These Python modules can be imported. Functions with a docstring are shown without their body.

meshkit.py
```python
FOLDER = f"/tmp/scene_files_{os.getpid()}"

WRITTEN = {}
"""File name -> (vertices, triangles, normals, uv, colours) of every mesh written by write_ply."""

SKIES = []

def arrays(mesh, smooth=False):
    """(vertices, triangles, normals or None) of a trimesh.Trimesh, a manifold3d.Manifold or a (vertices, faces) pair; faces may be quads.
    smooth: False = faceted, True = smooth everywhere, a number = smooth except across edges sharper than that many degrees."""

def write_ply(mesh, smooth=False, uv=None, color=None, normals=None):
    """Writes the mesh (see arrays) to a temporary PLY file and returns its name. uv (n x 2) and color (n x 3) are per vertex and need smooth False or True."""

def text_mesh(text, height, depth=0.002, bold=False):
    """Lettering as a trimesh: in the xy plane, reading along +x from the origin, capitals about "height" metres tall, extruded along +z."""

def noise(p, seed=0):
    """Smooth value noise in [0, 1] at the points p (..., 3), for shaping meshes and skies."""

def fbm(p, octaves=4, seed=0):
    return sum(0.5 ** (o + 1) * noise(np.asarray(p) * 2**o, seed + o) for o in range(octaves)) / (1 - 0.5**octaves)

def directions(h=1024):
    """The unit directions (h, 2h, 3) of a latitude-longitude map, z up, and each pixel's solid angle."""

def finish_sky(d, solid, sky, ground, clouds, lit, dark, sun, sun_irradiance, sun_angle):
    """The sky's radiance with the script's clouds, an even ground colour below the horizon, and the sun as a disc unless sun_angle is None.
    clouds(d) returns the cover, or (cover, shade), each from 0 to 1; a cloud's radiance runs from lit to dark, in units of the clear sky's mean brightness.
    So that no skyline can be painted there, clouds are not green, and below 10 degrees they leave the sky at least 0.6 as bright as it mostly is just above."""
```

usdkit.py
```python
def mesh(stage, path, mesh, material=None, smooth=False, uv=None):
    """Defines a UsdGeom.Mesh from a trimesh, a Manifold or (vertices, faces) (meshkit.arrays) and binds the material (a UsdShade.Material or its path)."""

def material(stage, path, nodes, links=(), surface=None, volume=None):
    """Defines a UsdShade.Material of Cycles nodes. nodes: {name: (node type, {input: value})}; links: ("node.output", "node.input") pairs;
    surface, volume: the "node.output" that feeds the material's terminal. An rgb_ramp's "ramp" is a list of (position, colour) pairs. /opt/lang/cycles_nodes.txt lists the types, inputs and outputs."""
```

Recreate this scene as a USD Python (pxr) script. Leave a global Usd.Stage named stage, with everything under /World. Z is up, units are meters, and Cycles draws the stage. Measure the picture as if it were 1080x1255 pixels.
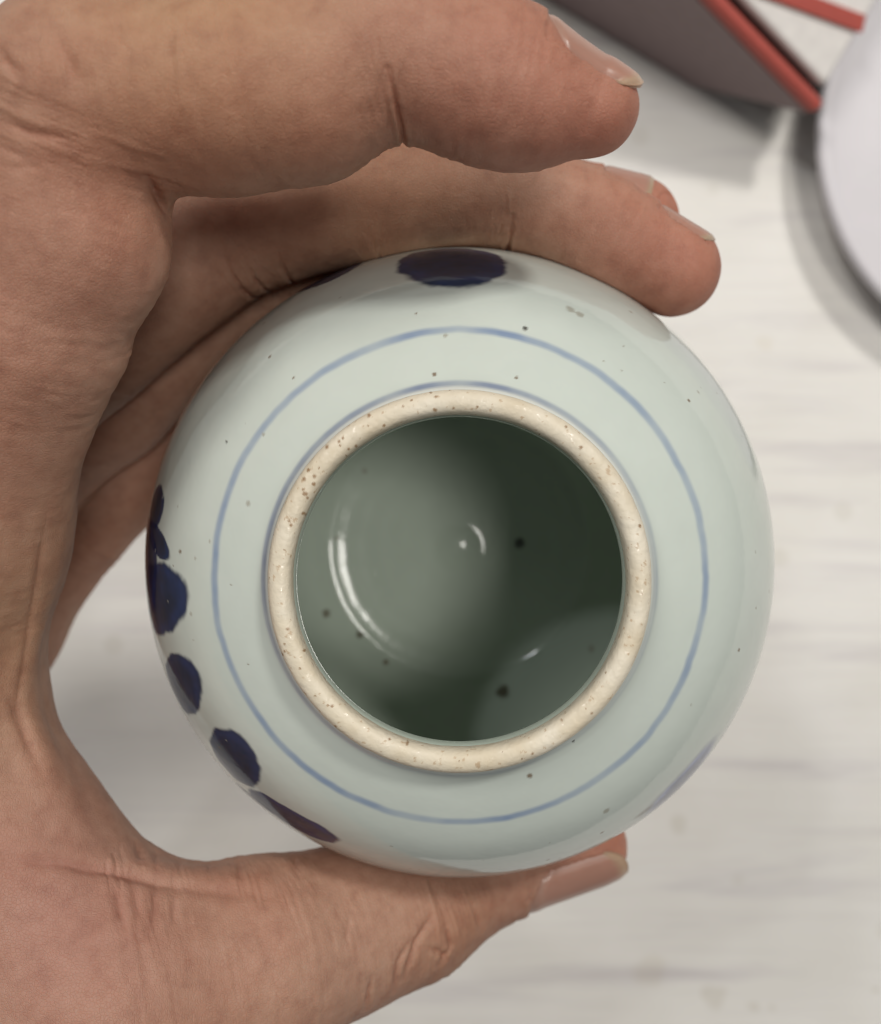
import math
import numpy as np
import trimesh
import usdkit
from meshkit import noise, fbm
from pxr import Gf, Sdf, Usd, UsdGeom, UsdLux, UsdShade, Vt

stage = Usd.Stage.CreateInMemory()
UsdGeom.SetStageUpAxis(stage, 'Z')
UsdGeom.SetStageMetersPerUnit(stage, 1.0)
UsdGeom.Xform.Define(stage, '/World')
UsdGeom.Scope.Define(stage, '/World/Looks')

# ---------------------------------------------------------------- camera
F, TD = 1304.0, 290.0            # focal length in photo pixels, height of the lens above the table in mm
cam = UsdGeom.Camera.Define(stage, '/World/camera')
cam.AddTranslateOp().Set(Gf.Vec3d(0, 0, TD / 1000))
cam.CreateHorizontalApertureAttr(36.0)
cam.CreateFocalLengthAttr(36.0 * F / 1080)
cam.CreateFStopAttr(25.0)
cam.CreateFocusDistanceAttr(0.112)
cam.CreateClippingRangeAttr(Gf.Vec2f(0.01, 20))
cam.CreateExposureAttr(0.0)

# ---------------------------------------------------------------- light: indoor lamps and the glow of a pale room
def rect_light(name, pos, target, w, h, watt, color):
    l = UsdLux.RectLight.Define(stage, '/World/' + name)
    l.CreateWidthAttr(w); l.CreateHeightAttr(h)
    l.CreateNormalizeAttr(True)
    l.CreateIntensityAttr(watt)
    l.CreateColorAttr(Gf.Vec3f(*color))
    m = Gf.Matrix4d().SetLookAt(Gf.Vec3d(*pos), Gf.Vec3d(*target), Gf.Vec3d(0, 1, 0.01)).GetInverse()
    l.AddTransformOp().Set(m)

rect_light('ceiling_lamp', (-0.95, 1.10, 1.75), (0, 0, 0.15), 0.60, 0.60, 4.4, (1.0, 0.965, 0.91))
rect_light('ceiling_lamp_001', (0.46, 0.00, 2.1), (0, 0, 0.15), 0.42, 0.42, 4.1, (1.0, 0.96, 0.90))
rect_light('ceiling_lamp_002', (0.92, 1.17, 2.0), (0, 0, 0.15), 0.26, 0.26, 7.6, (1.0, 0.965, 0.91))
rect_light('ceiling_lamp_003', (-0.74, 0.86, 2.10), (0, 0, 0.15), 0.10, 0.10, 1.2, (0.95, 0.97, 1.0))
room = usdkit.material(stage, '/World/Looks/room_glow', {'b': ('background_shader', {'color': (0.92, 0.95, 1.0), 'strength': 0.09})}, surface='b.background')
dome = UsdLux.DomeLight.Define(stage, '/World/sky')
UsdShade.MaterialBindingAPI.Apply(dome.GetPrim()).Bind(room)
dome.GetPrim().SetCustomDataByKey('kind', 'structure')

# ---------------------------------------------------------------- helpers
def W(px, py, d):
    """A point d mm below the lens: lengths in mm, table top at z = 0."""
    return np.array([(px - 540) / F * d, -(py - 627.5) / F * d, TD - d])

def tag(prim, label=None, cat=None, group=None, kind=None):
    for k, v in (('label', label), ('category', cat), ('group', group), ('kind', kind)):
        if v: prim.SetCustomDataByKey(k, v)
    return prim

def thing(name, label, cat, loc=(0, 0, 0)):
    x = UsdGeom.Xform.Define(stage, '/World/' + name)
    x.AddTranslateOp().Set(Gf.Vec3d(*loc))
    return tag(x.GetPrim(), label, cat)

def part(name, parent, v, f, mat, smooth=True, color=None, origin=(0, 0, 0), label=None, extra=None):
    """One mesh; v in mm in world axes, stored in metres relative to the thing's origin (mm)."""
    v = (np.asarray(v, float) - np.asarray(origin, float)) / 1000
    m = usdkit.mesh(stage, f'{parent.GetPath()}/{name}', (v, f), mat, smooth=smooth)
    if color is not None:
        UsdGeom.PrimvarsAPI(m).CreatePrimvar('tint', Sdf.ValueTypeNames.Color3fArray, 'vertex').Set(Vt.Vec3fArray.FromNumpy(np.asarray(color, np.float32)))
    for k, a in (extra or {}).items():
        UsdGeom.PrimvarsAPI(m).CreatePrimvar(k, Sdf.ValueTypeNames.FloatArray, 'vertex').Set(Vt.FloatArray.FromNumpy(np.asarray(a, np.float32)))
    if label: m.GetPrim().SetCustomDataByKey('label', label)
    return m.GetPrim()

def smooth01(x): x = np.clip(x, 0, 1); return x * x * (3 - 2 * x)

def lathe(profile, n):
    """profile (k x 2) of (r, z) -> vertices (k*n), quads; runs so that normals point to the left of the travel."""
    k = len(profile)
    a = np.arange(n) / n * 2 * np.pi
    v = np.stack([profile[:, None, 0] * np.cos(a), profile[:, None, 0] * np.sin(a), np.repeat(profile[:, 1:2], n, 1)], -1).reshape(-1, 3)
    i, j = np.meshgrid(np.arange(k - 1), np.arange(n), indexing='ij')
    i, j = i.ravel(), j.ravel(); j2 = (j + 1) % n
    q = np.stack([i * n + j, i * n + j2, (i + 1) * n + j2, (i + 1) * n + j], 1)
    return v, q

def spline(pts, step):
    """Even samples, about step mm apart, of a smooth curve through the points."""
    from scipy.interpolate import PchipInterpolator
    pts = np.array(pts, float)
    t = np.r_[0, np.cumsum(np.linalg.norm(np.diff(pts, axis=0), axis=1))]
    n = max(int(t[-1] / step), 2)
    s = np.linspace(0, t[-1], n + 1)
    from scipy.ndimage import gaussian_filter1d
    c = np.stack([PchipInterpolator(t, pts[:, k])(s) for k in (0, 1)], 1)
    g = gaussian_filter1d(c, 0.7 / step, axis=0, mode='nearest')
    g[0], g[-1] = c[0], c[-1]
    return g

# ---------------------------------------------------------------- materials
def tinted(name, rough, bump_nodes=(), **kw):
    nodes = {'a': ('attribute', {'attribute': 'tint'}), 'p': ('principled_bsdf', {'roughness': rough, **kw})}
    return nodes, [('a.color', 'p.base_color')]

GLAZE = usdkit.material(stage, '/World/Looks/celadon_glaze', {
    'a': ('attribute', {'attribute': 'tint'}), 'gl': ('attribute', {'attribute': 'gloss'}), 'tc': ('texture_coordinate', {}),
    'n': ('noise_texture', {'scale': 260.0, 'detail': 3.0}), 'n2': ('noise_texture', {'scale': 70.0, 'detail': 2.0}),
    'add': ('math', {'math_type': 'add'}),
    'b': ('bump', {'strength': 0.10, 'distance': 0.0006}),
    'p': ('principled_bsdf', {'roughness': 0.10, 'ior': 1.5, 'specular_ior_level': 0.36})},
    [('a.color', 'p.base_color'), ('gl.fac', 'p.specular_ior_level'), ('tc.object', 'n.vector'), ('tc.object', 'n2.vector'), ('n.fac', 'add.value1'), ('n2.fac', 'add.value2'),
     ('add.value', 'b.height'), ('b.normal', 'p.normal')], surface='p.BSDF')
BISCUIT = usdkit.material(stage, '/World/Looks/unglazed_rim', {
    'a': ('attribute', {'attribute': 'tint'}), 'tc': ('texture_coordinate', {}),
    'n': ('noise_texture', {'scale': 900.0, 'detail': 3.0}), 'b': ('bump', {'strength': 0.35, 'distance': 0.0004}),
    'n3': ('noise_texture', {'scale': 1500.0, 'detail': 2.0}),
    'r': ('rgb_ramp', {'ramp': [(0.0, (0.55,) * 3), (0.55, (0.5,) * 3), (0.7, (0.22,) * 3), (1.0, (0.2,) * 3)]}),
    'p': ('principled_bsdf', {'roughness': 0.5})},
    [('a.color', 'p.base_color'), ('tc.object', 'n.vector'), ('n.fac', 'b.height'), ('b.normal', 'p.normal'), ('tc.object', 'n3.vector'), ('n3.fac', 'r.fac'), ('r.color', 'p.roughness')], surface='p.BSDF')
SKIN = usdkit.material(stage, '/World/Looks/skin', {
    'a': ('attribute', {'attribute': 'tint'}), 'tc': ('texture_coordinate', {}),
    'v': ('voronoi_texture', {'scale': 2600.0, 'feature': 'distance_to_edge'}),
    'n': ('noise_texture', {'scale': 700.0, 'detail': 4.0, 'roughness': 0.6}),
    'r': ('rgb_ramp', {'ramp': [(0, (0, 0, 0)), (0.12, (0.8, 0.8, 0.8)), (1, (1, 1, 1))]}),
    'mx': ('mix', {'fac': 0.35}),
    'b': ('bump', {'strength': 0.42, 'distance': 0.0003}),
    'n2': ('noise_texture', {'scale': 420.0, 'detail': 5.0, 'roughness': 0.65}),
    'r2': ('rgb_ramp', {'ramp': [(0.25, (0.82, 0.76, 0.76)), (0.5, (1, 1, 1)), (0.75, (1.10, 1.16, 1.2))]}),
    'mul': ('mix', {'mix_type': 'multiply', 'fac': 1.0}),
    'p': ('principled_bsdf', {'roughness': 0.58, 'subsurface_weight': 0.22, 'subsurface_radius': (1.0, 0.35, 0.2), 'subsurface_scale': 0.0012, 'specular_ior_level': 0.35})},
    [('tc.object', 'v.vector'), ('tc.object', 'n.vector'), ('tc.object', 'n2.vector'), ('v.distance', 'r.fac'), ('n.color', 'mx.color1'), ('r.color', 'mx.color2'), ('mx.color', 'b.height'),
     ('b.normal', 'p.normal'), ('n2.fac', 'r2.fac'), ('a.color', 'mul.color1'), ('r2.color', 'mul.color2'), ('mul.color', 'p.base_color')], surface='p.BSDF')
NAIL = usdkit.material(stage, '/World/Looks/fingernail', {
    'a': ('attribute', {'attribute': 'tint'}), 'p': ('principled_bsdf', {'roughness': 0.32, 'subsurface_weight': 0.3, 'subsurface_scale': 0.001, 'subsurface_radius': (1, 0.4, 0.3)})},
    [('a.color', 'p.base_color')], surface='p.BSDF')

def plain(name, color, rough=0.6, scale=300.0, vary=0.06):
    c = np.array(color)
    return usdkit.material(stage, '/World/Looks/' + name, {
        'tc': ('texture_coordinate', {}), 'n': ('noise_texture', {'scale': scale, 'detail': 4.0}),
        'r': ('rgb_ramp', {'ramp': [(0.25, tuple(c * (1 - vary))), (0.75, tuple(np.minimum(c * (1 + vary), 0.9)))]}),
        'b': ('bump', {'strength': 0.15, 'distance': 0.0003}), 'p': ('principled_bsdf', {'roughness': rough})},
        [('tc.object', 'n.vector'), ('n.fac', 'r.fac'), ('r.color', 'p.base_color'), ('n.fac', 'b.height'), ('b.normal', 'p.normal')], surface='p.BSDF')

STAINS = [(833, 1010, 0.15, 0.90), (875, 1221, 0.16, 0.90), (797, 1190, 0.22, 0.95), (940, 420, 0.12, 0.96), (1072, 1213, 0.05, 0.9), (922, 1232, 0.07, 0.9), (946, 1233, 0.06, 0.92)]    # position, radius, tone
WOOD = usdkit.material(stage, '/World/Looks/whitewashed_wood', {
    'tc': ('texture_coordinate', {}),
    'geo': ('geometry', {}), 'm1': ('mapping', {'scale': (9.0, 95.0, 1.0)}), 'n1': ('noise_texture', {'scale': 1.0, 'detail': 5.0, 'roughness': 0.6, 'distortion': 0.4}),
    'm2': ('mapping', {'scale': (22.0, 420.0, 1.0), 'location': (3.3, 1.7, 0)}), 'n2': ('noise_texture', {'scale': 1.0, 'detail': 4.0, 'roughness': 0.6}),
    'n3': ('noise_texture', {'scale': 26.0, 'detail': 3.0}),
    'v': ('voronoi_texture', {'scale': 46.0, 'randomness': 1.0}),
    'r1': ('rgb_ramp', {'ramp': [(0.26, (0.62, 0.585, 0.58)), (0.38, (0.735, 0.71, 0.69)), (0.46, (0.80, 0.78, 0.742)), (1, (0.82, 0.80, 0.76))]}),
    'r2': ('rgb_ramp', {'ramp': [(0.30, (0.95, 0.945, 0.95)), (0.50, (1, 1, 1)), (1, (1.02, 1.02, 1.02))]}),
    'r3': ('rgb_ramp', {'ramp': [(0.35, (0.95, 0.945, 0.93)), (0.6, (1.0, 1.0, 1.0))]}),
    'rv': ('rgb_ramp', {'ramp': [(0.0, (0.86, 0.85, 0.82)), (0.10, (0.88, 0.87, 0.84)), (0.15, (1, 1, 1)), (1, (1, 1, 1))]}),
    'a1': ('mix', {'mix_type': 'multiply', 'fac': 1.0}), 'a2': ('mix', {'mix_type': 'multiply', 'fac': 1.0}), 'a3': ('mix', {'mix_type': 'multiply', 'fac': 0.6}),
    **{f's{k}': ('vector_math', {'math_type': 'distance', 'vector2': tuple(W(a, b, TD) / 1000)}) for k, (a, b, r, c) in enumerate(STAINS)},
    **{f't{k}': ('rgb_ramp', {'ramp': [(0, (c, c * 0.985, c * 0.95)), (r * 0.7, (c, c * 0.985, c * 0.95)), (r * 1.15, (1, 1, 1)), (1, (1, 1, 1))]}) for k, (a, b, r, c) in enumerate(STAINS)},
    **{f'g{k}': ('math', {'math_type': 'multiply', 'value2': 50.0}) for k in range(len(STAINS))},
    **{f'x{k}': ('mix', {'mix_type': 'multiply', 'fac': 1.0}) for k in range(len(STAINS))},
    'w': ('noise_texture', {'scale': 160.0, 'detail': 3.0}), 'wa': ('vector_math', {'math_type': 'multiply_add', 'vector2': (0.006, 0.006, 0), 'vector3': (-0.003, -0.003, 0)}), 'wb': ('vector_math', {'math_type': 'add'}),
    'b': ('bump', {'strength': 0.12, 'distance': 0.0004}),
    'p': ('principled_bsdf', {'roughness': 0.5, 'specular_ior_level': 0.35})},
    [('tc.object', 'm1.vector'), ('m1.vector', 'n1.vector'), ('tc.object', 'm2.vector'), ('m2.vector', 'n2.vector'), ('tc.object', 'n3.vector'), ('tc.object', 'v.vector'),
     ('n1.fac', 'r1.fac'), ('n2.fac', 'r2.fac'), ('n3.fac', 'r3.fac'), ('v.distance', 'rv.fac'), ('r1.color', 'a1.color1'), ('r2.color', 'a1.color2'),
     ('a1.color', 'a2.color1'), ('r3.color', 'a2.color2'), ('a2.color', 'a3.color1'), ('rv.color', 'a3.color2'), ('a3.color', 'x0.color1'), (f'x{len(STAINS) - 1}.color', 'p.base_color'), ('geo.position', 'w.vector'), ('w.color', 'wa.vector1'), ('wa.vector', 'wb.vector1'), ('geo.position', 'wb.vector2'),
     *[x for k in range(len(STAINS)) for x in ((f'wb.vector', f's{k}.vector1'), (f's{k}.value', f'g{k}.value1'), (f'g{k}.value', f't{k}.fac'), (f't{k}.color', f'x{k}.color2'))],
     *[(f'x{k}.color', f'x{k + 1}.color1') for k in range(len(STAINS) - 1)],
     ('n2.fac', 'b.height'), ('b.normal', 'p.normal')], surface='p.BSDF')

# ---------------------------------------------------------------- the surface below: one whitewashed table top
def rounded_box(x, y, z, r, sub=3):
    """Box of size x, y, z centred at the origin with rounded edges (hull of eight spheres)."""
    s = trimesh.creation.icosphere(sub, r).vertices
    c = np.array([[i, j, k] for i in (-1, 1) for j in (-1, 1) for k in (-1, 1)]) * (np.array([x, y, z]) / 2 - r)
    h = trimesh.convex.convex_hull((s[None] + c[:, None]).reshape(-1, 3))
    return np.array(h.vertices), np.array(h.faces)

tbl = UsdGeom.Xform.Define(stage, '/World/tabletop').GetPrim()
v, f = rounded_box(1100, 800, 25, 3)
part('top_board', tbl, v + [60, 60, -12.5], f, WOOD, smooth=30)
tag(tbl, 'white whitewashed wooden table top with faint grey grain streaks', 'table', kind='structure')

# ---------------------------------------------------------------- jar
JD = 135.0                                        # depth of the jar's origin (just above its widest girth)
JC = W(562, 690, JD)
tx, ty = math.radians(0.8), math.radians(1.65)    # a slight lean
up = np.array([-math.tan(tx), -math.tan(ty), 1.0]); up /= np.linalg.norm(up)
ex = np.cross([0, 1, 0], up); ex /= np.linalg.norm(ex); ey = np.cross(up, ex)
JR = np.stack([ex, ey, up], 1)                    # jar axes -> world

outer = spline([(17.6, 25.6), (18.8, 25.7), (19.7, 25.3), (20.05, 24.7), (20.2, 24.1), (20.75, 23.5), (22.0, 22.85), (24.3, 21.75), (26.7, 20.45), (29.6, 18.5), (32.3, 15.9),
                (34.7, 12.7), (37.0, 8.6), (38.6, 4.6), (39.75, 0), (40.25, -6), (39.9, -12), (38.3, -19), (35.2, -26), (31.0, -32), (27.2, -36.5), (25.3, -39), (24.6, -41), (24.0, -42), (22.8, -42), (22.2, -41), (21.5, -39.8), (12, -39.2), (0.01, -39)], 0.22)[::-1]
inner = spline([(17.6, 25.6), (17.4, 25.5), (17.15, 24.9), (17.0, 24.0), (17.1, 22.6), (18.2, 20.9), (22, 18.2), (27, 14.0), (31.5, 7.6), (34.5, 0), (35.7, -8), (34.5, -17), (30.2, -25.5), (24.3, -31.2),
                (21.4, -33.0), (20.4, -33.65), (19.6, -33.6), (18.4, -33.8), (10, -34.3), (4.2, -34.4), (2.6, -34.1), (1.3, -33.75), (0.01, -33.7)], 0.3)
wv = smooth01((15 - inner[:, 1]) / 15)                 # shallow throwing rings
arc_i = np.r_[0, np.cumsum(np.linalg.norm(np.diff(inner, axis=0), axis=1))]
inner[:, 1] += wv * 0.014 * np.sin(arc_i * 1.75 + 0.7 * np.sin(arc_i * 0.33)) * smooth01(inner[:, 0] / 4)
NJ = 1100
ov, of = lathe(outer, NJ)
iv, jf = lathe(inner, NJ)
body_v = np.vstack([ov, iv])
body_f = np.vstack([of, jf + len(ov)])

r_ = np.hypot(body_v[:, 0], body_v[:, 1]); th = np.degrees(np.arctan2(body_v[:, 1], body_v[:, 0])); z_ = body_v[:, 2]
is_out = np.arange(len(body_v)) < len(ov)
glaze = np.array([0.575, 0.628, 0.575])
col = np.tile(glaze, (len(body_v), 1)); gloss = np.full(len(body_v), 0.38)
m1 = fbm(body_v / 14.0, 4, 3)[:, None]; m2 = fbm(body_v / 2.6, 3, 9)[:, None]
col *= 1 + (m1 - 0.5) * 0.10 * np.array([1.0, 0.9, 1.1]) + (m2 - 0.5) * 0.05
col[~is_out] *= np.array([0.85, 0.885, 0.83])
# thin white line where the glaze breaks over the neck edge
k = is_out * np.exp(-((r_ - 19.95) / 0.35) ** 2) * (z_ > 23.5)
col = col * (1 - 0.6 * k[:, None]) + 0.6 * k[:, None] * np.array([0.72, 0.72, 0.68])

def blend(col, k, c): return col * (1 - k[:, None]) + k[:, None] * np.asarray(c)
ang = np.radians(th)
ring = np.stack([np.cos(ang) * 3, np.sin(ang) * 3, 0 * ang], -1)
wob = (fbm(ring * 1.2, 3, 5) - 0.5) * 0.9 + (fbm(ring * 5, 2, 6) - 0.5) * 0.35
wid = 0.52 + 0.5 * (fbm(ring * 1.1, 3, 15) - 0.5)
dens = 0.68 + 0.7 * (fbm(ring * 1.7, 4, 25) - 0.5)
top = is_out & (z_ > 10)
k = top * np.clip(dens, 0.35, 0.95) * (1 - smooth01((np.abs(r_ - 26.45 - wob * 0.5) - wid * 0.27) / 0.50))
col = blend(col, k, (0.20, 0.272, 0.41))
k = top * np.clip(dens, 0.45, 0.9) * (1 - smooth01((np.abs(r_ - 20.5 - wob * 0.16) - 0.13) / 0.40)) * (z_ > 21.5) * (0.62 + 0.38 * np.sin(ang - 0.6))
col = blend(col, k, (0.17, 0.215, 0.34))

# cobalt blossoms of the scroll round the belly: (angle, height of the centre, half width, half height, lean) in degrees and mm
arc = lambda a: (np.radians((th - a + 180) % 360 - 180)) * r_
so = np.r_[0, np.cumsum(np.linalg.norm(np.diff(outer[::-1], axis=0), axis=1))][::-1]      # way down the wall from the lip
s_ = np.r_[np.repeat(so, NJ), np.zeros(len(iv))]
s_at = lambda z: np.interp(z, outer[:, 1], so)
COBALT = np.array([0.004, 0.012, 0.058])
def daub(a, zc, hw, hh, lean=0.0, dark=0.95, c=COBALT, edge=0.13):
    global col
    u, w = arc(a), -(s_ - s_at(zc))
    near = is_out & (np.abs(u) < 16) & (np.abs(w) < 16)
    u, w = u[near], w[near]; pv = body_v[near]
    cl, sl = math.cos(math.radians(lean)), math.sin(math.radians(lean))
    u, w = u * cl + w * sl, w * cl - u * sl
    q = np.sqrt((u / hw) ** 2 + (w / hh) ** 2) + (fbm(pv / 2.2, 3, int(abs(a * 7)) % 97) - 0.5) * 0.24
    k = dark * (1 - smooth01((q - 1 + edge / 2) / edge))[:, None]
    pool = fbm(pv / 1.7, 3, 77)[:, None]
    gloss[near] = gloss[near] * (1 - k[:, 0] * 0.72)
    rimline = 0.8 + 0.5 * np.exp(-((q - 0.85) / 0.15) ** 2)[:, None]
    col[near] = col[near] * (1 - k) + k * np.asarray(c)[None] * (0.45 + 1.1 * pool) * rimline
rg = np.random.default_rng(5)
for k_ in range(90):                      # leaves and tendrils lower on the belly
    a = rg.uniform(-180, 180); zc = rg.uniform(-26, -3)
    daub(a, zc, rg.uniform(1.2, 3.6), rg.uniform(2.0, 5.0), rg.uniform(-70, 70))
for a in np.arange(-180, 180, 2.5): daub(a, -33 + 0.3 * math.sin(a), 1.2, 0.35)
for d_ in [(91.5, 10.4, 6.3, 7.6, 18), (114, 2.5, 4.2, 5.2, 0), (168.4, 9.3, 2.6, 3.6, 0), (174.2, 11.6, 1.5, 5.2, -16), (-174.5, 11.5, 4.2, 8.6, 6), (-180, 6.5, 6.0, 6.5, 0),
           (-157.6, 12.4, 3.7, 6.2, 12), (-140.4, 14.2, 3.9, 5.8, 10)]: daub(*d_)
daub(-124.2, 12.3, 6.2, 3.5, 20, c=(0.008, 0.013, 0.07)); daub(-131.5, 8.6, 3.2, 1.2, 20, c=(0.008, 0.013, 0.07))
daub(-43.5, 9.8, 6.2, 3.6, 6, 0.8, c=(0.17, 0.19, 0.33), edge=0.5); daub(-52.5, 11.2, 1.4, 0.9, 0, 0.6, c=(0.22, 0.19, 0.16), edge=0.8)

# iron specks burnt through the glaze: (inside?, angle, r, z-range, size)
BR, BK, GR = (0.16, 0.10, 0.05), (0.03, 0.025, 0.02), (0.36, 0.35, 0.29)
JAR_SPECKS = [((7.1, 26.8, 21.0), 0.30, BK), ((-2.6, 21.6, 23.3), 0.26, BR), ((7.5, -20.9, 23.1), 0.34, BR), ((-22.4, 8.0, 22.7), 0.30, GR), ((16.4, -26.3, 18.2), 0.42, GR),
              ((12.3, 29.4, 17.1), 0.55, GR), ((13.4, 28.8, 17.3), 0.50, GR), ((12.0, -16.9, 23.8), 0.18, BK), ((-25.4, 14.7, 19.8), 0.16, BK), ((6.0, 21.2, 23.2), 0.22, BR),
              ((9.8, 0.6, -34.0), 0.95, BK), ((7.0, -22.7, -31.6), 1.15, (0.07, 0.045, 0.02)), ((-20.7, -10.4, -31.9), 0.70, (0.15, 0.12, 0.08)), ((-15.6, -14.0, -33.3), 0.60, (0.12, 0.10, 0.07)),
              ((-14.8, 12.0, -33.7), 0.45, GR), ((-19.3, 1.3, -33.7), 0.35, GR), ((20.7, -15.6, -29.9), 0.6, GR), ((-11.4, -18.3, -32.9), 0.5, BR)]
for k_ in range(70):
    a, z0 = rg.uniform(0, 2 * np.pi), rg.uniform(2, 22.9)
    r0 = np.interp(z0, outer[:, 1], outer[:, 0])
    JAR_SPECKS.append(((r0 * math.cos(a), r0 * math.sin(a), z0), rg.uniform(0.10, 0.26), GR if k_ % 4 else BR))
for (p, s, c) in JAR_SPECKS:
    if p[2] > 5:
        rp = math.hypot(p[0], p[1]); om = outer[outer[:, 1] > 1]; p = (p[0], p[1], float(np.interp(rp, om[::-1, 0][np.argsort(om[::-1, 0])], om[::-1, 1][np.argsort(om[::-1, 0])])))
    near = np.nonzero(np.all(np.abs(body_v - np.array(p)) < s * 4, axis=1))[0]
    q = np.linalg.norm(body_v[near] - np.array(p), axis=1) + (fbm(body_v[near] / 0.5, 2, 4) - 0.5) * s * 0.9
    k = 0.85 * (1 - smooth01((q - s * 0.5) / (s * 0.8)))[:, None]
    col[near] = col[near] * (1 - k) + k * np.asarray(c)

jar = thing('porcelain_jar', 'small round blue and white porcelain jar with pale celadon glaze, held mouth up', 'jar', tuple(JC / 1000))
part('body', jar, body_v @ JR.T, body_f, GLAZE, color=np.clip(col, 0, 1), extra={'gloss': gloss})
rim_p = spline([(17.25, 24.4), (17.12, 25.3), (17.16, 26.2), (17.32, 26.75), (17.6, 27.0), (18.3, 27.08), (19.15, 27.0), (19.58, 26.75), (19.78, 26.2), (19.82, 25.2), (19.6, 24.8)], 0.14)[::-1]
rv, rf = lathe(rim_p, 900)
rr = np.hypot(rv[:, 0], rv[:, 1])
rv[:, 2] += (fbm(rv / 5, 3, 2) - 0.5) * 0.25
rv += (fbm(rv / 1.0, 3, 8)[:, None] - 0.5) * 0.07
rc = np.tile([0.70, 0.625, 0.49], (len(rv), 1)) * (1 + (fbm(rv / 3.0, 4, 21)[:, None] - 0.5) * np.array([0.22, 0.30, 0.45]))
pits = np.clip((fbm(rv / 0.42, 3, 31) - 0.70) / 0.06, 0, 1)
rng = np.random.default_rng(11)
rc = blend(rc, pits * 0.6, (0.42, 0.27, 0.14))
for k_ in range(58):
    a, r0, s = rng.uniform(0, 2 * np.pi), rng.uniform(17.2, 19.7), rng.uniform(0.07, 0.20)
    if k_ < 26: a, s = rng.normal(2.35, 0.5), rng.uniform(0.10, 0.27)
    q = np.hypot(rv[:, 0] - r0 * math.cos(a), rv[:, 1] - r0 * math.sin(a)) + (fbm(rv / 0.3, 2, 40) - 0.5) * s * 1.2
    rc = blend(rc, 0.85 * (1 - smooth01((q - s * 0.5) / (s * 0.8))), (0.27, 0.15, 0.065))
# the outer edge of the rim has a paler skin of slip
part('rim', jar, rv @ JR.T, rf, BISCUIT, color=np.clip(rc, 0, 1), label='cream unglazed mouth rim speckled with brown')

# ---------------------------------------------------------------- hand: one continuous skin from a field of blended bones
def chain(*pts): return [(W(a, b, c), r) for a, b, c, r in pts]
INDEX = chain((-92, 665, 122, 13.0), (28, 400, 113, 10.8), (100, 122, 108, 10.3), (285, 112, 107, 9.7), (468, 62, 107, 8.1), (600, 97, 107, 7.9), (724, 131, 108, 5.0))
INDEX = [INDEX[0]] + [(np.array([0, 0, TD]) + (p - np.array([0, 0, TD])) * k, r * k) for (p, r), k in zip(INDEX[1:], (0.98, 0.955, 0.955, 0.955, 0.955, 0.955))]
MIDDLE = chain((-85, 560, 139, 12.0), (100, 410, 136, 9.6), (292, 272, 135, 8.9), (460, 240, 134, 7.7), (622, 232, 134, 7.1), (730, 280, 134, 6.7), (825, 330, 134, 5.9))
RING = chain((-75, 625, 157, 12.0), (130, 490, 152, 9.0), (300, 340, 150, 8.4), (460, 258, 148, 7.6), (620, 238, 147, 6.9), (775, 273, 146, 6.4))
PINKY = chain((-10, 775, 172, 9.2), (98, 640, 167, 7.8), (245, 510, 166, 7.4), (400, 400, 165, 6.0))
THUMB = chain((-190, 1330, 133, 17.5), (150, 1222, 126, 14.6), (320, 1172, 132, 11.8), (500, 1112, 143, 9.6), (602, 1064, 149, 7.3), (716, 1036, 151, 6.0))
WRIST = W(-430, 1330, 165)
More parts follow.
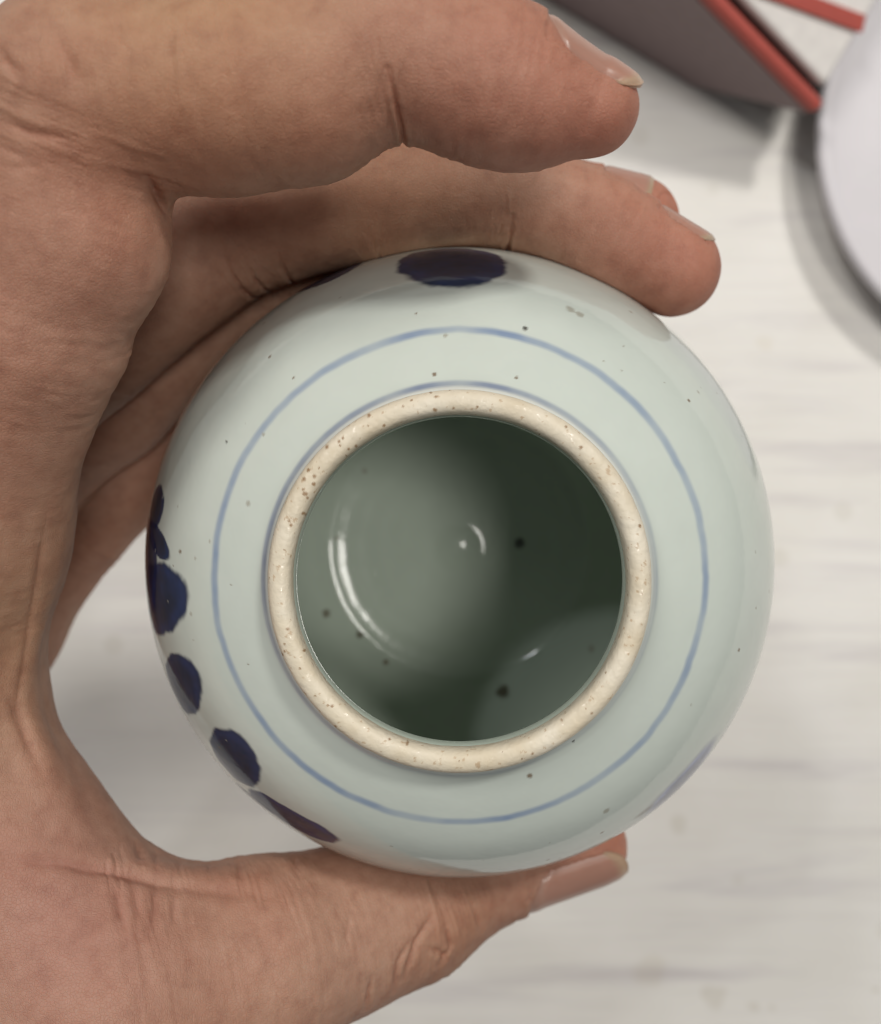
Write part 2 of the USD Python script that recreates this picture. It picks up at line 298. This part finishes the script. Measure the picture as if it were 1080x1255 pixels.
PALM = [  # (a, ra, b, rb)
    (W(-92, 665, 122), 13.0, W(-138, 850, 127), 13.2), (W(-138, 850, 127), 13.2, W(100, 1215, 127), 14.5), (W(-138, 850, 127), 13.2, W(-250, 1250, 142), 17),
    (W(-92, 665, 122), 13.0, WRIST, 20), (W(-85, 560, 139), 12, WRIST, 20), (W(-65, 590, 157), 12, WRIST, 20), (W(-12, 775, 172), 9.2, W(-330, 1180, 182), 16),
    (W(-190, 1330, 133), 17.5, WRIST, 22), (W(-330, 1180, 182), 16, WRIST, 20), (W(-138, 850, 127), 12, W(-90, 800, 165), 9), (W(-40, 640, 160), 9, W(60, 600, 164), 6.5)]
FOREARM = [(WRIST, 24, WRIST + np.array([-35, -45, 6]), 25), (WRIST + np.array([-35, -45, 6]), 25, WRIST + np.array([-150, -190, 40]), 36)]
PADS = {0: [(W(645, 127, 102.3), 5.85), (W(380, 128, 102.3), 7.35), (W(100, 300, 107), 8.8)], 1: [(W(740, 300, 134), 6.4), (W(470, 252, 134), 7.0)], 2: [], 3: [], 4: [(W(610, 1045, 149), 7.0)]}
RIDGES = [(W(48, 610, 118.5), 2.3, W(2, 850, 123), 2.8), (W(2, 850, 123), 2.8, W(92, 1088, 122), 3.0), (W(92, 1088, 122), 3.0, W(300, 1105, 128), 3.0)]

def seg(p, a, ra, b, rb):
    ab = (b - a).astype(np.float32); t = np.clip(((p - a.astype(np.float32)) @ ab) / float(ab @ ab), 0, 1)
    t2 = t
    return np.linalg.norm(p - a.astype(np.float32) - t[:, None] * ab, axis=1) - (ra + (rb - ra) * t2).astype(np.float32)

def smin(a, b, k):
    h = np.clip(0.5 + 0.5 * (b - a) / k, 0, 1)
    return b + (a - b) * h - k * h * (1 - h)

def jar_field(p):
    """Signed distance (roughly) to the outside of the jar."""
    q = (p - JC.astype(np.float32)) @ JR.astype(np.float32)
    r = np.hypot(q[:, 0], q[:, 1])
    o = outer[::-1]; o = o[(o[:, 1] > -41.5)]; zs = o[::-1]
    rz = np.interp(q[:, 2], zs[:, 1], zs[:, 0])
    slope = np.interp(q[:, 2], zs[1:, 1], np.clip(np.diff(zs[:, 0]) / np.maximum(np.diff(zs[:, 1]), 1e-3), -4, 4))
    d = (r - rz) / np.sqrt(1 + slope ** 2)
    return np.where((q[:, 2] > 24) | (q[:, 2] < -41.5), 50.0, d)

def field(p):
    p = p.astype(np.float32)
    palm = None
    for s in PALM + FOREARM:
        d = seg(p, *s); palm = d if palm is None else smin(palm, d, 8.0)
    fingers = []
    for n, ch in enumerate((INDEX, MIDDLE, RING, PINKY, THUMB)):
        g = None
        for (a, ra), (b, rb) in zip(ch[:-1], ch[1:]):
            d = seg(p, a, ra, b, rb); g = d if g is None else smin(g, d, 2.0)
        for c, r in PADS[n]:
            g = smin(g, np.linalg.norm(p - c.astype(np.float32), axis=1) - r, 3.0)
        fingers.append(g)
    root = [np.linalg.norm(p - ch[0][0].astype(np.float32), axis=1) for ch in (INDEX, MIDDLE, RING, PINKY, THUMB)]
    allf = None
    for g in fingers:
        g2 = smin(g, palm, 7.0)
        allf = g2 if allf is None else smin(allf, g2, 0.9)
    rd = None
    for s in RIDGES:
        d = seg(p, *s); rd = d if rd is None else smin(rd, d, 2.0)
    allf = smin(allf, rd, 2.2)
    return np.maximum(allf, -(jar_field(p) - 0.05))

def chunks(fn, p, n=400000): return np.concatenate([fn(p[i:i + n]) for i in range(0, len(p), n)])

def surface_net(fn, xs, ys, zs):
    s = (len(xs), len(ys), len(zs))
    coarse = 4
    g = np.stack(np.meshgrid(xs, ys, zs, indexing='ij'), -1).reshape(-1, 3)
    d = chunks(fn, g).reshape(s)
    neg = d < 0
    c = sum(neg[i:s[0] - 1 + i, j:s[1] - 1 + j, k:s[2] - 1 + k].astype(np.int8) for i in (0, 1) for j in (0, 1) for k in (0, 1))
    cell = (c > 0) & (c < 8)
    idx = np.full(cell.shape, -1, int); idx[cell] = np.arange(cell.sum())
    ci = np.argwhere(cell)
    v = np.stack([(xs[ci[:, 0]] + xs[ci[:, 0] + 1]) / 2, (ys[ci[:, 1]] + ys[ci[:, 1] + 1]) / 2, (zs[ci[:, 2]] + zs[ci[:, 2] + 1]) / 2], 1)
    acc, cnt = np.zeros_like(v), np.zeros(len(v))
    cor = [(i, j, k) for i in (0, 1) for j in (0, 1) for k in (0, 1)]
    for a in range(8):
        for ax in range(3):
            if cor[a][ax] == 0:
                b = list(cor[a]); b[ax] = 1
                A, B = ci + cor[a], ci + b
                da, db = d[tuple(A.T)], d[tuple(B.T)]
                m = (da < 0) != (db < 0)
                t = np.where(m, da / np.where(m, da - db, 1), 0)
                PA = np.stack([xs[A[:, 0]], ys[A[:, 1]], zs[A[:, 2]]], 1); PB = np.stack([xs[B[:, 0]], ys[B[:, 1]], zs[B[:, 2]]], 1)
                acc += np.where(m[:, None], PA + t[:, None] * (PB - PA), 0); cnt += m
    v = acc / cnt[:, None]
    quads = []
    for ax in range(3):
        u, w = (ax + 1) % 3, (ax + 2) % 3
        lo = [slice(None)] * 3; hi = [slice(None)] * 3
        lo[ax] = slice(0, s[ax] - 1); hi[ax] = slice(1, s[ax])
        for q in (u, w): lo[q] = hi[q] = slice(1, s[q] - 1)
        a, b = neg[tuple(lo)], neg[tuple(hi)]
        for flip, m in ((False, a & ~b), (True, ~a & b)):
            e = np.argwhere(m)
            e[:, u] += 1; e[:, w] += 1
            def at(du, dw):
                q = e.copy(); q[:, u] += du; q[:, w] += dw
                return idx[tuple(q.T)]
            q = np.stack([at(-1, -1), at(0, -1), at(0, 0), at(-1, 0)], 1)
            quads.append(q[:, ::-1] if flip else q)
    return v, np.vstack(quads)

def grad(fn, p, e=0.15):
    g = np.stack([fn(p + np.eye(3)[k] * e) - fn(p - np.eye(3)[k] * e) for k in range(3)], 1)
    return g / np.maximum(np.linalg.norm(g, axis=1, keepdims=True), 1e-6)

def axis(lo, hi, fine_lo, fine_hi, h, big):
    return np.r_[np.arange(lo, fine_lo, big), np.arange(fine_lo, fine_hi, h), np.arange(fine_hi, hi + big, big)]

H = 0.75
xs = axis(-240, 40, -62, 40, H, 3.0)
ys = axis(-300, 62, -72, 62, H, 3.0)
zs = axis(TD - 240, TD - 70, TD - 182, TD - 92, H, 2.2)
hv, hq = surface_net(field, xs, ys, zs)
tri = np.vstack([hq[:, [0, 1, 2]], hq[:, [0, 2, 3]]])
hm = trimesh.Trimesh(hv, tri, process=False)
for _ in range(2):
    trimesh.smoothing.filter_taubin(hm, iterations=4)
    p = np.array(hm.vertices)
    hm.vertices = p - grad(field, p) * np.clip(field(p), -0.6, 0.6)[:, None]
# finer where the lens looks
c = np.array(hm.triangles_center); d = TD - c[:, 2]
px, py = 540 + c[:, 0] / d * F, 627.5 - c[:, 1] / d * F
near = (px > -60) & (px < 1000) & (py > -60) & (py < 1310)
sv, sf = trimesh.remesh.subdivide(np.array(hm.vertices), np.array(hm.faces), np.nonzero(near)[0])
p = sv; sv = p - grad(field, p) * np.clip(field(p), -0.3, 0.3)[:, None]
def trace(px, py):
    """First point of the skin under a pixel of the photograph."""
    o = np.array([0, 0, TD]); dr = W(px, py, 1.0) - o; dr = dr / np.linalg.norm(dr)
    t = 70.0
    for _ in range(120):
        s = float(field((o + dr * t)[None])[0])
        t += s * 0.8
        if abs(s) < 0.02: break
        if t > 280: return None
    return o + dr * t

def line_distance(p, pts):
    best = np.full(len(p), 1e9); 
    for a, b in zip(pts[:-1], pts[1:]):
        ab = b - a; t = np.clip((p - a) @ ab / max(ab @ ab, 1e-9), 0, 1)
        best = np.minimum(best, np.linalg.norm(p - a - t[:, None] * ab, axis=1))
    return best

CREASES = [  # (pixels, width mm, depth mm, redness)
        ([(181, 218), (196, 246), (213, 270)], 0.6, 0.8, 0.3), ([(243, 238), (249, 254)], 0.5, 0.4, 0.2),
    ([(66, 40), (84, 75), (96, 108)], 1.0, 0.35, 0.8), ([(0, 68), (22, 90)], 0.8, 0.3, 0.8), ([(0, 148), (35, 163), (90, 172)], 0.7, 0.3, 0.7), ([(138, 20), (150, 62)], 0.9, 0.2, 0.5),
    ([(0, 182), (45, 200)], 0.6, 0.12, 0.3), ([(10, 205), (60, 205)], 0.6, 0.12, 0.2),
    ([(8, 1052), (85, 1060), (160, 1073), (215, 1088)], 1.1, 0.6, 0.8), ([(150, 1075), (240, 1090), (330, 1098)], 1.4, 0.4, 0.4),
    ([(140, 1080), (152, 1135)], 0.7, 0.3, 0.4), ([(165, 1082), (172, 1130)], 0.7, 0.22, 0.3), ([(192, 1085), (186, 1145)], 0.8, 0.3, 0.4), ([(215, 1095), (212, 1140)], 0.7, 0.2, 0.3),
    ([(170, 1036), (173, 1056)], 0.8, 0.35, 0.4), ([(192, 1044), (190, 1064)], 0.6, 0.25, 0.2), ([(222, 1050), (220, 1070)], 0.6, 0.22, 0.2), ([(258, 1054), (256, 1074)], 0.6, 0.2, 0.2), ([(292, 1056), (296, 1084)], 0.7, 0.3, 0.4), ([(360, 1050), (366, 1072)], 0.7, 0.2, 0.3),
    ([(530, 1122), (510, 1155), (496, 1200)], 0.7, 0.55, 0.4), ([(505, 1150), (488, 1180), (484, 1215)], 0.6, 0.35, 0.3), ([(548, 1135), (553, 1160), (540, 1183)], 0.6, 0.5, 0.3), ([(528, 1163), (543, 1170), (548, 1176)], 0.5, 0.4, 0.3), ([(456, 1200), (450, 1236)], 0.6, 0.5, 0.4), ([(580, 1110), (590, 1140)], 0.6, 0.3, 0.2), ([(430, 1120), (424, 1160)], 0.7, 0.15, 0.2),
    ([(60, 610), (45, 720), (22, 860), (55, 960)], 0.9, 0.3, 0.3), ([(5, 845), (18, 870), (45, 940)], 1.0, 0.35, 0.4), ([(0, 100), (5, 300)], 0.5, 0.0, 0),
]
# nails: a frame at the last joint of each finger: (chain, dorsal direction, nail length, half angle, start)
def unit(a): return np.asarray(a, float) / np.linalg.norm(a)
NAILS = []
def nail_frame(ch, back, start, length, half, tip=None):
    a = unit(ch[-1][0] - ch[-2][0]); n = np.asarray(back, float); n = unit(n - a * (n @ a)); s = np.cross(a, n)
    base = ch[-1][0] - a * start
    return dict(a=a, n=n, s=s, base=base, L=length, half=half)
NAILS = [nail_frame(INDEX, (0.35, 1, 0.34), 7.0, 11.2, 58), nail_frame(MIDDLE, (0.4, 1, -0.05), 6.0, 8.9, 56), nail_frame(RING, (0.2, 1, 0.9), 6.2, 7.6, 56),
         nail_frame(PINKY, (0.3, 1, 0.1), 5, 8.6, 54), nail_frame(THUMB, (0.3, -1, 0.65), 10.8, 15.6, 64)]

LINES = []
for pix, w, dep, rd in CREASES:
    pts = []
    for (a, b), (a2, b2) in zip(pix[:-1], pix[1:]):
        for t in np.linspace(0, 1, 5):
            q = trace(a + (a2 - a) * t, b + (b2 - b) * t)
            if q is not None and (not pts or np.linalg.norm(q - pts[-1]) < 8): pts.append(q)
    if len(pts) > 1: LINES.append((np.array(pts), w, dep * 0.75, rd))
def fold(ch, seg_i, t, palm, a0, a1, w, dep, rd, tilt=0.0):
    """A crease running round a finger: angles in degrees from the palm-side direction towards the lens."""
    (a, ra), (b, rb) = ch[seg_i], ch[seg_i + 1]
    ax = unit(b - a); o = a + (b - a) * t
    n = np.asarray(palm, float); n = unit(n - ax * (n @ ax)); sd = np.array([0, 0, 1.0]); sd = unit(sd - ax * (sd @ ax) - n * (sd @ n))
    pts = []
    for an in np.linspace(a0, a1, 14):
        dr = n * math.cos(math.radians(an)) + sd * math.sin(math.radians(an)) + ax * tilt * math.sin(math.radians(an))
        lo, hi = 0.0, 16.0
        for _ in range(18):
            m_ = (lo + hi) / 2
            if field((o + dr * m_)[None])[0] < 0: lo = m_
            else: hi = m_
        pts.append(o + dr * lo)
    LINES.append((np.array(pts), w, dep, rd))
DN = (0.15, -1, 0)
fold(INDEX, 3, 0.98, DN, -40, 56, 0.36, 0.42, 0.15, 0.0)
fold(MIDDLE, 2, 0.02, (0.5, -1, 0), -60, 62, 0.45, 0.35, 0.2, -0.15); fold(MIDDLE, 2, 0.12, (0.4, -1, 0), -60, 56, 0.4, 0.32, 0.2, -0.12); fold(MIDDLE, 2, 0.30, DN, -40, 40, 0.5, 0.3, 0.2)
fold(MIDDLE, 3, 0.02, DN, -40, 35, 0.4, 0.2, 0.2); fold(MIDDLE, 3, 0.97, DN, -60, 50, 0.36, 0.45, 0.2, 0.08)
UPD = (-0.2, -1, 0)
from scipy.spatial import cKDTree
mid = sv[sf].mean(1)
close = cKDTree(np.vstack([l[0] for l in LINES] + [N['base'][None] + N['a'] * t for N in NAILS for t in np.linspace(0, N['L'], 6)])).query(mid)[0]
sv, sf = trimesh.remesh.subdivide(sv, sf, np.nonzero(close < np.where(np.isin(np.arange(len(mid)), []), 0, 2.6))[0])
p = sv; sv = p - grad(field, p) * np.clip(field(p), -0.2, 0.2)[:, None]
hm = trimesh.Trimesh(sv, sf, process=False)
hv = np.array(hm.vertices); hn = np.array(hm.vertex_normals)
disp = np.zeros(len(hv)); red = np.zeros(len(hv))
for pts, w, dep, rd in LINES:
    ln = np.linalg.norm(pts[-1] - pts[0])
    box = np.all((hv > pts.min(0) - 4) & (hv < pts.max(0) + 4), axis=1)
    if not box.any(): continue
    q = hv[box]
    dist = line_distance(q, pts) + (fbm(q / 1.5, 2, 12) - 0.5) * 0.35
    ends = np.minimum(np.linalg.norm(q - pts[0], axis=1), np.linalg.norm(q - pts[-1], axis=1))
    fade = smooth01(ends / max(0.35 * ln, 0.6)) * 0.75 + 0.25
    disp[box] -= dep * fade * np.exp(-(dist / (w * 0.55)) ** 2)
    disp[box] += 0.22 * dep * fade * np.exp(-((dist - w * 1.5) / (w * 0.8)) ** 2)
    red[box] = np.maximum(red[box], rd * fade * np.exp(-(dist / (w * 0.8)) ** 2))

def nail_mesh(N, nu=30, nv=25):
    U, V = np.meshgrid(np.linspace(0, 1, nu), np.linspace(-1, 1, nv), indexing='ij')
    along = N['L'] * (0.22 * V ** 2 * (1 - U) + U * (1 - 0.06 * V ** 2 - 0.17 * V ** 6))
    ang = np.radians(N['half']) * V * (0.93 + 0.07 * U)
    dirs = N['n'] * np.cos(ang)[..., None] + N['s'] * np.sin(ang)[..., None]
    o = N['base'] + N['a'] * np.minimum(along, N['L'] * 0.70)[..., None]
    lo, hi = np.zeros(U.shape), np.full(U.shape, 14.0)
    for _ in range(22):
        mid = (lo + hi) / 2
        ins = field((o + dirs * mid[..., None]).reshape(-1, 3)).reshape(U.shape) < 0
        lo, hi = np.where(ins, mid, lo), np.where(ins, hi, mid)
    rad = lo
    # flat along its length: the middle of the plate sets a gentle arch
    extra = np.maximum(along - N['L'] * 0.70, 0)
    slope = (rad[int(nu * 0.66)] - rad[int(nu * 0.45)]) / (N['L'] * 0.21)
    rad = rad + extra * np.clip(slope, -0.35, 0.05)[None] - 0.02 * extra ** 2
    rad = rad + 0.05 + 0.10 * U - 0.42 * smooth01((np.abs(V) - 0.80) / 0.20) * (1 - smooth01((U - 0.85) / 0.15)) - 0.45 * smooth01((0.14 - U) / 0.14) - 0.25 * smooth01((U - 0.93) / 0.07)
    o = N['base'] + N['a'] * along[..., None]
    outerp = o + dirs * rad[..., None]; innerp = o + dirs * (rad - 0.32)[..., None]
    v = np.vstack([outerp.reshape(-1, 3), innerp.reshape(-1, 3)]); n = nu * nv
    i, j = np.meshgrid(np.arange(nu - 1), np.arange(nv - 1), indexing='ij'); i, j = i.ravel(), j.ravel()
    q = np.stack([i * nv + j, (i + 1) * nv + j, (i + 1) * nv + j + 1, i * nv + j + 1], 1)
    edge = np.r_[np.arange(nv), np.arange(2, nu) * nv - 1 + 0, ][:0]
    loop = np.concatenate([np.arange(nv), np.arange(1, nu) * nv + nv - 1, (nu - 1) * nv + np.arange(nv - 2, -1, -1), np.arange(nu - 2, 0, -1) * nv])
    nx = np.roll(loop, -1)
    side = np.stack([loop, loop + n, nx + n, nx], 1)
    fc = np.vstack([q, q[:, ::-1] + n, side])
    m = trimesh.Trimesh(v, np.vstack([fc[:, [0, 1, 2]], fc[:, [0, 2, 3]]]), process=False)
    if m.volume < 0: m.invert()
    u2 = np.r_[U.ravel(), U.ravel()]; v2 = np.r_[V.ravel(), V.ravel()]
    free = smooth01((u2 + 0.06 * v2 ** 2 - 0.86) / 0.10)
    c = np.array([0.46, 0.225, 0.165])[None] * (1 + (fbm(v / 2.5, 3, 6)[:, None] - 0.5) * 0.15)
    lun = smooth01((0.20 - u2 - 0.1 * v2 ** 2) / 0.06)[:, None]
    c = c * (1 - 0.3 * lun) + 0.3 * lun * np.array([0.50, 0.29, 0.22])
    c = c * (1 - free[:, None]) + free[:, None] * np.array([0.50, 0.315, 0.205])
    return m, c, outerp

nails = []
for N in NAILS:
    m, c, op = nail_mesh(N); nails.append((m, c))
    nu, nv = op.shape[:2]
    border = np.vstack([op[:int(nu * 0.8), 0][::-1], op[0], op[:int(nu * 0.8), -1]])
    box = np.all((hv > op.reshape(-1, 3).min(0) - 4) & (hv < op.reshape(-1, 3).max(0) + 4), axis=1)
    dist = line_distance(hv[box], border)
    rel = hv[box] - N['base']; al = rel @ N['a']; an = np.degrees(np.arctan2(rel @ N['s'], rel @ N['n']))
    inside = (np.abs(an) < N['half'] * 0.93) & (al > 0.5) & (al < N['L'] * 0.85)
    dd = np.where(inside, -0.22 * smooth01(dist / 0.8), 0.24 * np.exp(-(dist / 0.8) ** 2) * smooth01((N['L'] * 0.8 - al) / 3))
    disp[box] += dd

fine = (fbm(hv / 9.0, 3, 44) - 0.5) * 0.55 + (fbm(hv / 2.2, 3, 54) - 0.5) * 0.10
for ch in (INDEX, MIDDLE, RING, PINKY, THUMB):          # the skin's fine lines run across the fingers
    u0 = 0.0
    for (a, ra), (b, rb) in zip(ch[:-1], ch[1:]):
        ln = np.linalg.norm(b - a); ax = (b - a) / ln
        al = (hv - a) @ ax; rad = np.linalg.norm(hv - a - al[:, None] * ax, axis=1)
        m = (al > -1) & (al < ln + 1) & (rad < max(ra, rb) + 4)
        ring_p = np.stack([(u0 + al[m]) * 1.15, hv[m, 0] * 0.16 + hv[m, 1] * 0.1, hv[m, 2] * 0.2], 1)
        w_ = smooth01((al[m] + 1) / 2) * smooth01((ln + 1 - al[m]) / 2)
        joint = np.exp(-((al[m]) / 4.0) ** 2) + np.exp(-((ln - al[m]) / 4.0) ** 2)
        fine[m] += w_ * (0.11 + 0.20 * joint) * (np.abs(fbm(ring_p, 3, 91) - 0.5) * 2 - 0.35)
        u0 += ln
hv2 = hv + hn * (disp + fine * smooth01(jar_field(hv) / 1.5))[:, None]

base = np.array([0.395, 0.214, 0.146])
tone = fbm(hv / 11.0, 4, 61)[:, None]; tone2 = fbm(hv / 3.5, 4, 71)[:, None]
sc = base * (1 + (tone - 0.5) * np.array([0.10, 0.30, 0.36]) + (tone2 - 0.5) * np.array([0.06, 0.14, 0.16]))
def flush(points, radius, amount, tint=(1.06, 0.80, 0.78)):
    global sc
    for q in points:
        k = amount * np.exp(-(np.linalg.norm(hv - q, axis=1) / radius) ** 2)[:, None]
        sc = sc * (1 - k + k * np.array(tint))
flush([INDEX[-1][0], MIDDLE[-1][0], RING[-1][0], PINKY[-1][0], THUMB[-1][0]], 11, 1.0, (1.10, 0.82, 0.80))
flush([W(190, 230, 100), W(560, 110, 99)], 10, 0.45); flush([W(330, 180, 100), W(75, 380, 100)], 12, 0.3)
flush([W(300, 40, 97), W(200, 70, 97), W(480, 240, 127), W(20, 780, 116)], 13, 0.6, (1.02, 1.04, 0.88))
flush([W(60, 1130, 112)], 14, 0.5, (0.98, 0.9, 1.08)); flush([W(560, 1140, 138)], 8, 0.5, (0.8, 0.72, 0.6))
sc = sc * (1 - 0.10 * red[:, None] * np.array([0.5, 1.0, 1.0]))
ORG = np.array([W(-138, 850, 127)[0], W(-138, 850, 127)[1], 0]) * 0
hand = thing('person', 'bare left hand gripping the porcelain jar, thumb below it and fingers above', 'person')
part('hand', hand, hv2, np.array(hm.faces), SKIN, color=np.clip(sc, 0, 1))
for k_, (m, c) in enumerate(nails):
    part('fingernail' + (f'_{k_:03d}' if k_ else ''), hand, np.array(m.vertices), np.array(m.faces), NAIL, smooth=True, color=c)

# ---------------------------------------------------------------- things lying on the table behind
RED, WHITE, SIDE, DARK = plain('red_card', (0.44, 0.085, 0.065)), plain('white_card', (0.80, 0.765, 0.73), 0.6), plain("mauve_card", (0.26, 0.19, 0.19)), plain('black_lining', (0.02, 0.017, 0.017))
# a red-edged tray that leans: its near corner low, its far end propped on a block outside the picture
c_d = TD - 24.0
corner = W(1004, 138, c_d)
flat = unit(W(872, -10, TD - 46) * [1, 1, 0] - corner * [1, 1, 0])
lift = math.radians(27)
e1 = flat * math.cos(lift) + np.array([0, 0, math.sin(lift)])
e2 = np.array([-flat[1], flat[0], 0.0])
if e2[0] < 0: e2 = -e2
e3 = np.cross(e1, e2)
if e3[2] < 0: e3 = -e3
BX, BY = 150.0, 110.0
ORI = corner + e1 * BX / 2 + e2 * BY / 2
R2 = np.stack([e1, e2, e3], 1)
box = thing('card_tray', 'leaning card tray with red edges and a white panel inside, upper right behind the fingertips', 'tray', tuple(np.array([ORI[0], ORI[1], 0]) / 1000))
def bpart(name, size, pos, mat, r=0.6, R=R2, o=ORI):
    v, f = rounded_box(*size, r, 2)
    v = (v + pos) @ R.T + o
    if np.linalg.det(R) < 0: f = f[:, ::-1]
    part(name, box, v, f, mat, smooth=30, origin=(ORI[0], ORI[1], 0))
t = 3.4
def wall(name, a, b, inward, cut=0.0):
    q = [a, b, b * [1, 1, 0] + [0, 0, .6], (a + (b - a) * cut) * [1, 1, 0] + [0, 0, .6]]
    h = trimesh.convex.convex_hull(np.array(q + [x + inward * 2.6 for x in q]))
    part(name, box, np.array(h.vertices), np.array(h.faces), SIDE, smooth=30, origin=(ORI[0], ORI[1], 0))
L0 = corner - e3 * 4.2 + e2 * .3; R0 = L0 + e2 * (BY - .6)
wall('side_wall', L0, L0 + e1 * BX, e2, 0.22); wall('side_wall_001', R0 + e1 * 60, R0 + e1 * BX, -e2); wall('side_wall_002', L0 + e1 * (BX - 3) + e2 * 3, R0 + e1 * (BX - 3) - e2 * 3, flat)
bpart('red_edge', (BX, t, 4), np.array([0, -(BY - t) / 2, -2]), RED, 1.3)
bpart('red_edge_001', (BX, t, 4), np.array([0, (BY - t) / 2, -2]), RED, 1.3)
bpart('red_edge_002', (t, BY - 2 * t - .4, 4), np.array([(BX - t) / 2, 0, -2]), RED, 1.3)
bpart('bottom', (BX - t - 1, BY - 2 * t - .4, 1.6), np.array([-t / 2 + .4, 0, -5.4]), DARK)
bpart('inner_panel', (BX - t - 6, BY - 2 * t - 4, 4), np.array([-t / 2 - 1.0, 0.8, -2.2]), WHITE, 1.6)
c30, s30 = 0.92, 0.39
d1 = -c30 * e1 + s30 * e2; d2 = s30 * e1 + c30 * e2
bpart('ribbon', (34, 4.2, 0.8), np.zeros(3), RED, 0.3, np.stack([d1, d2, e3], 1), corner + e1 * 18 + e2 * 17.2 + e3 * 0.4)

lid_d = TD - 14
lc = W(1291, 165, lid_d); lr = 61.0
lc[2] = 0
prof = spline([(0.01, 12.6), (30, 12.9), (48, 13.3), (57, 13.9), (59.6, 14.2), (60.7, 13.6), (60.9, 12.2), (60.0, 9.5), (57.4, 5), (53, 2.2), (48, 0.8), (44, 0.4), (0.01, 0.3)], 0.5)[::-1]
lv, lf = lathe(prof, 160)
dish = thing('round_dish', 'shallow round white dish lying on the table at the right edge', 'dish', tuple(lc / 1000))
part('dish_body', dish, lv, lf, plain('white_dish', (0.63, 0.605, 0.635), 0.4, 120, 0.02))
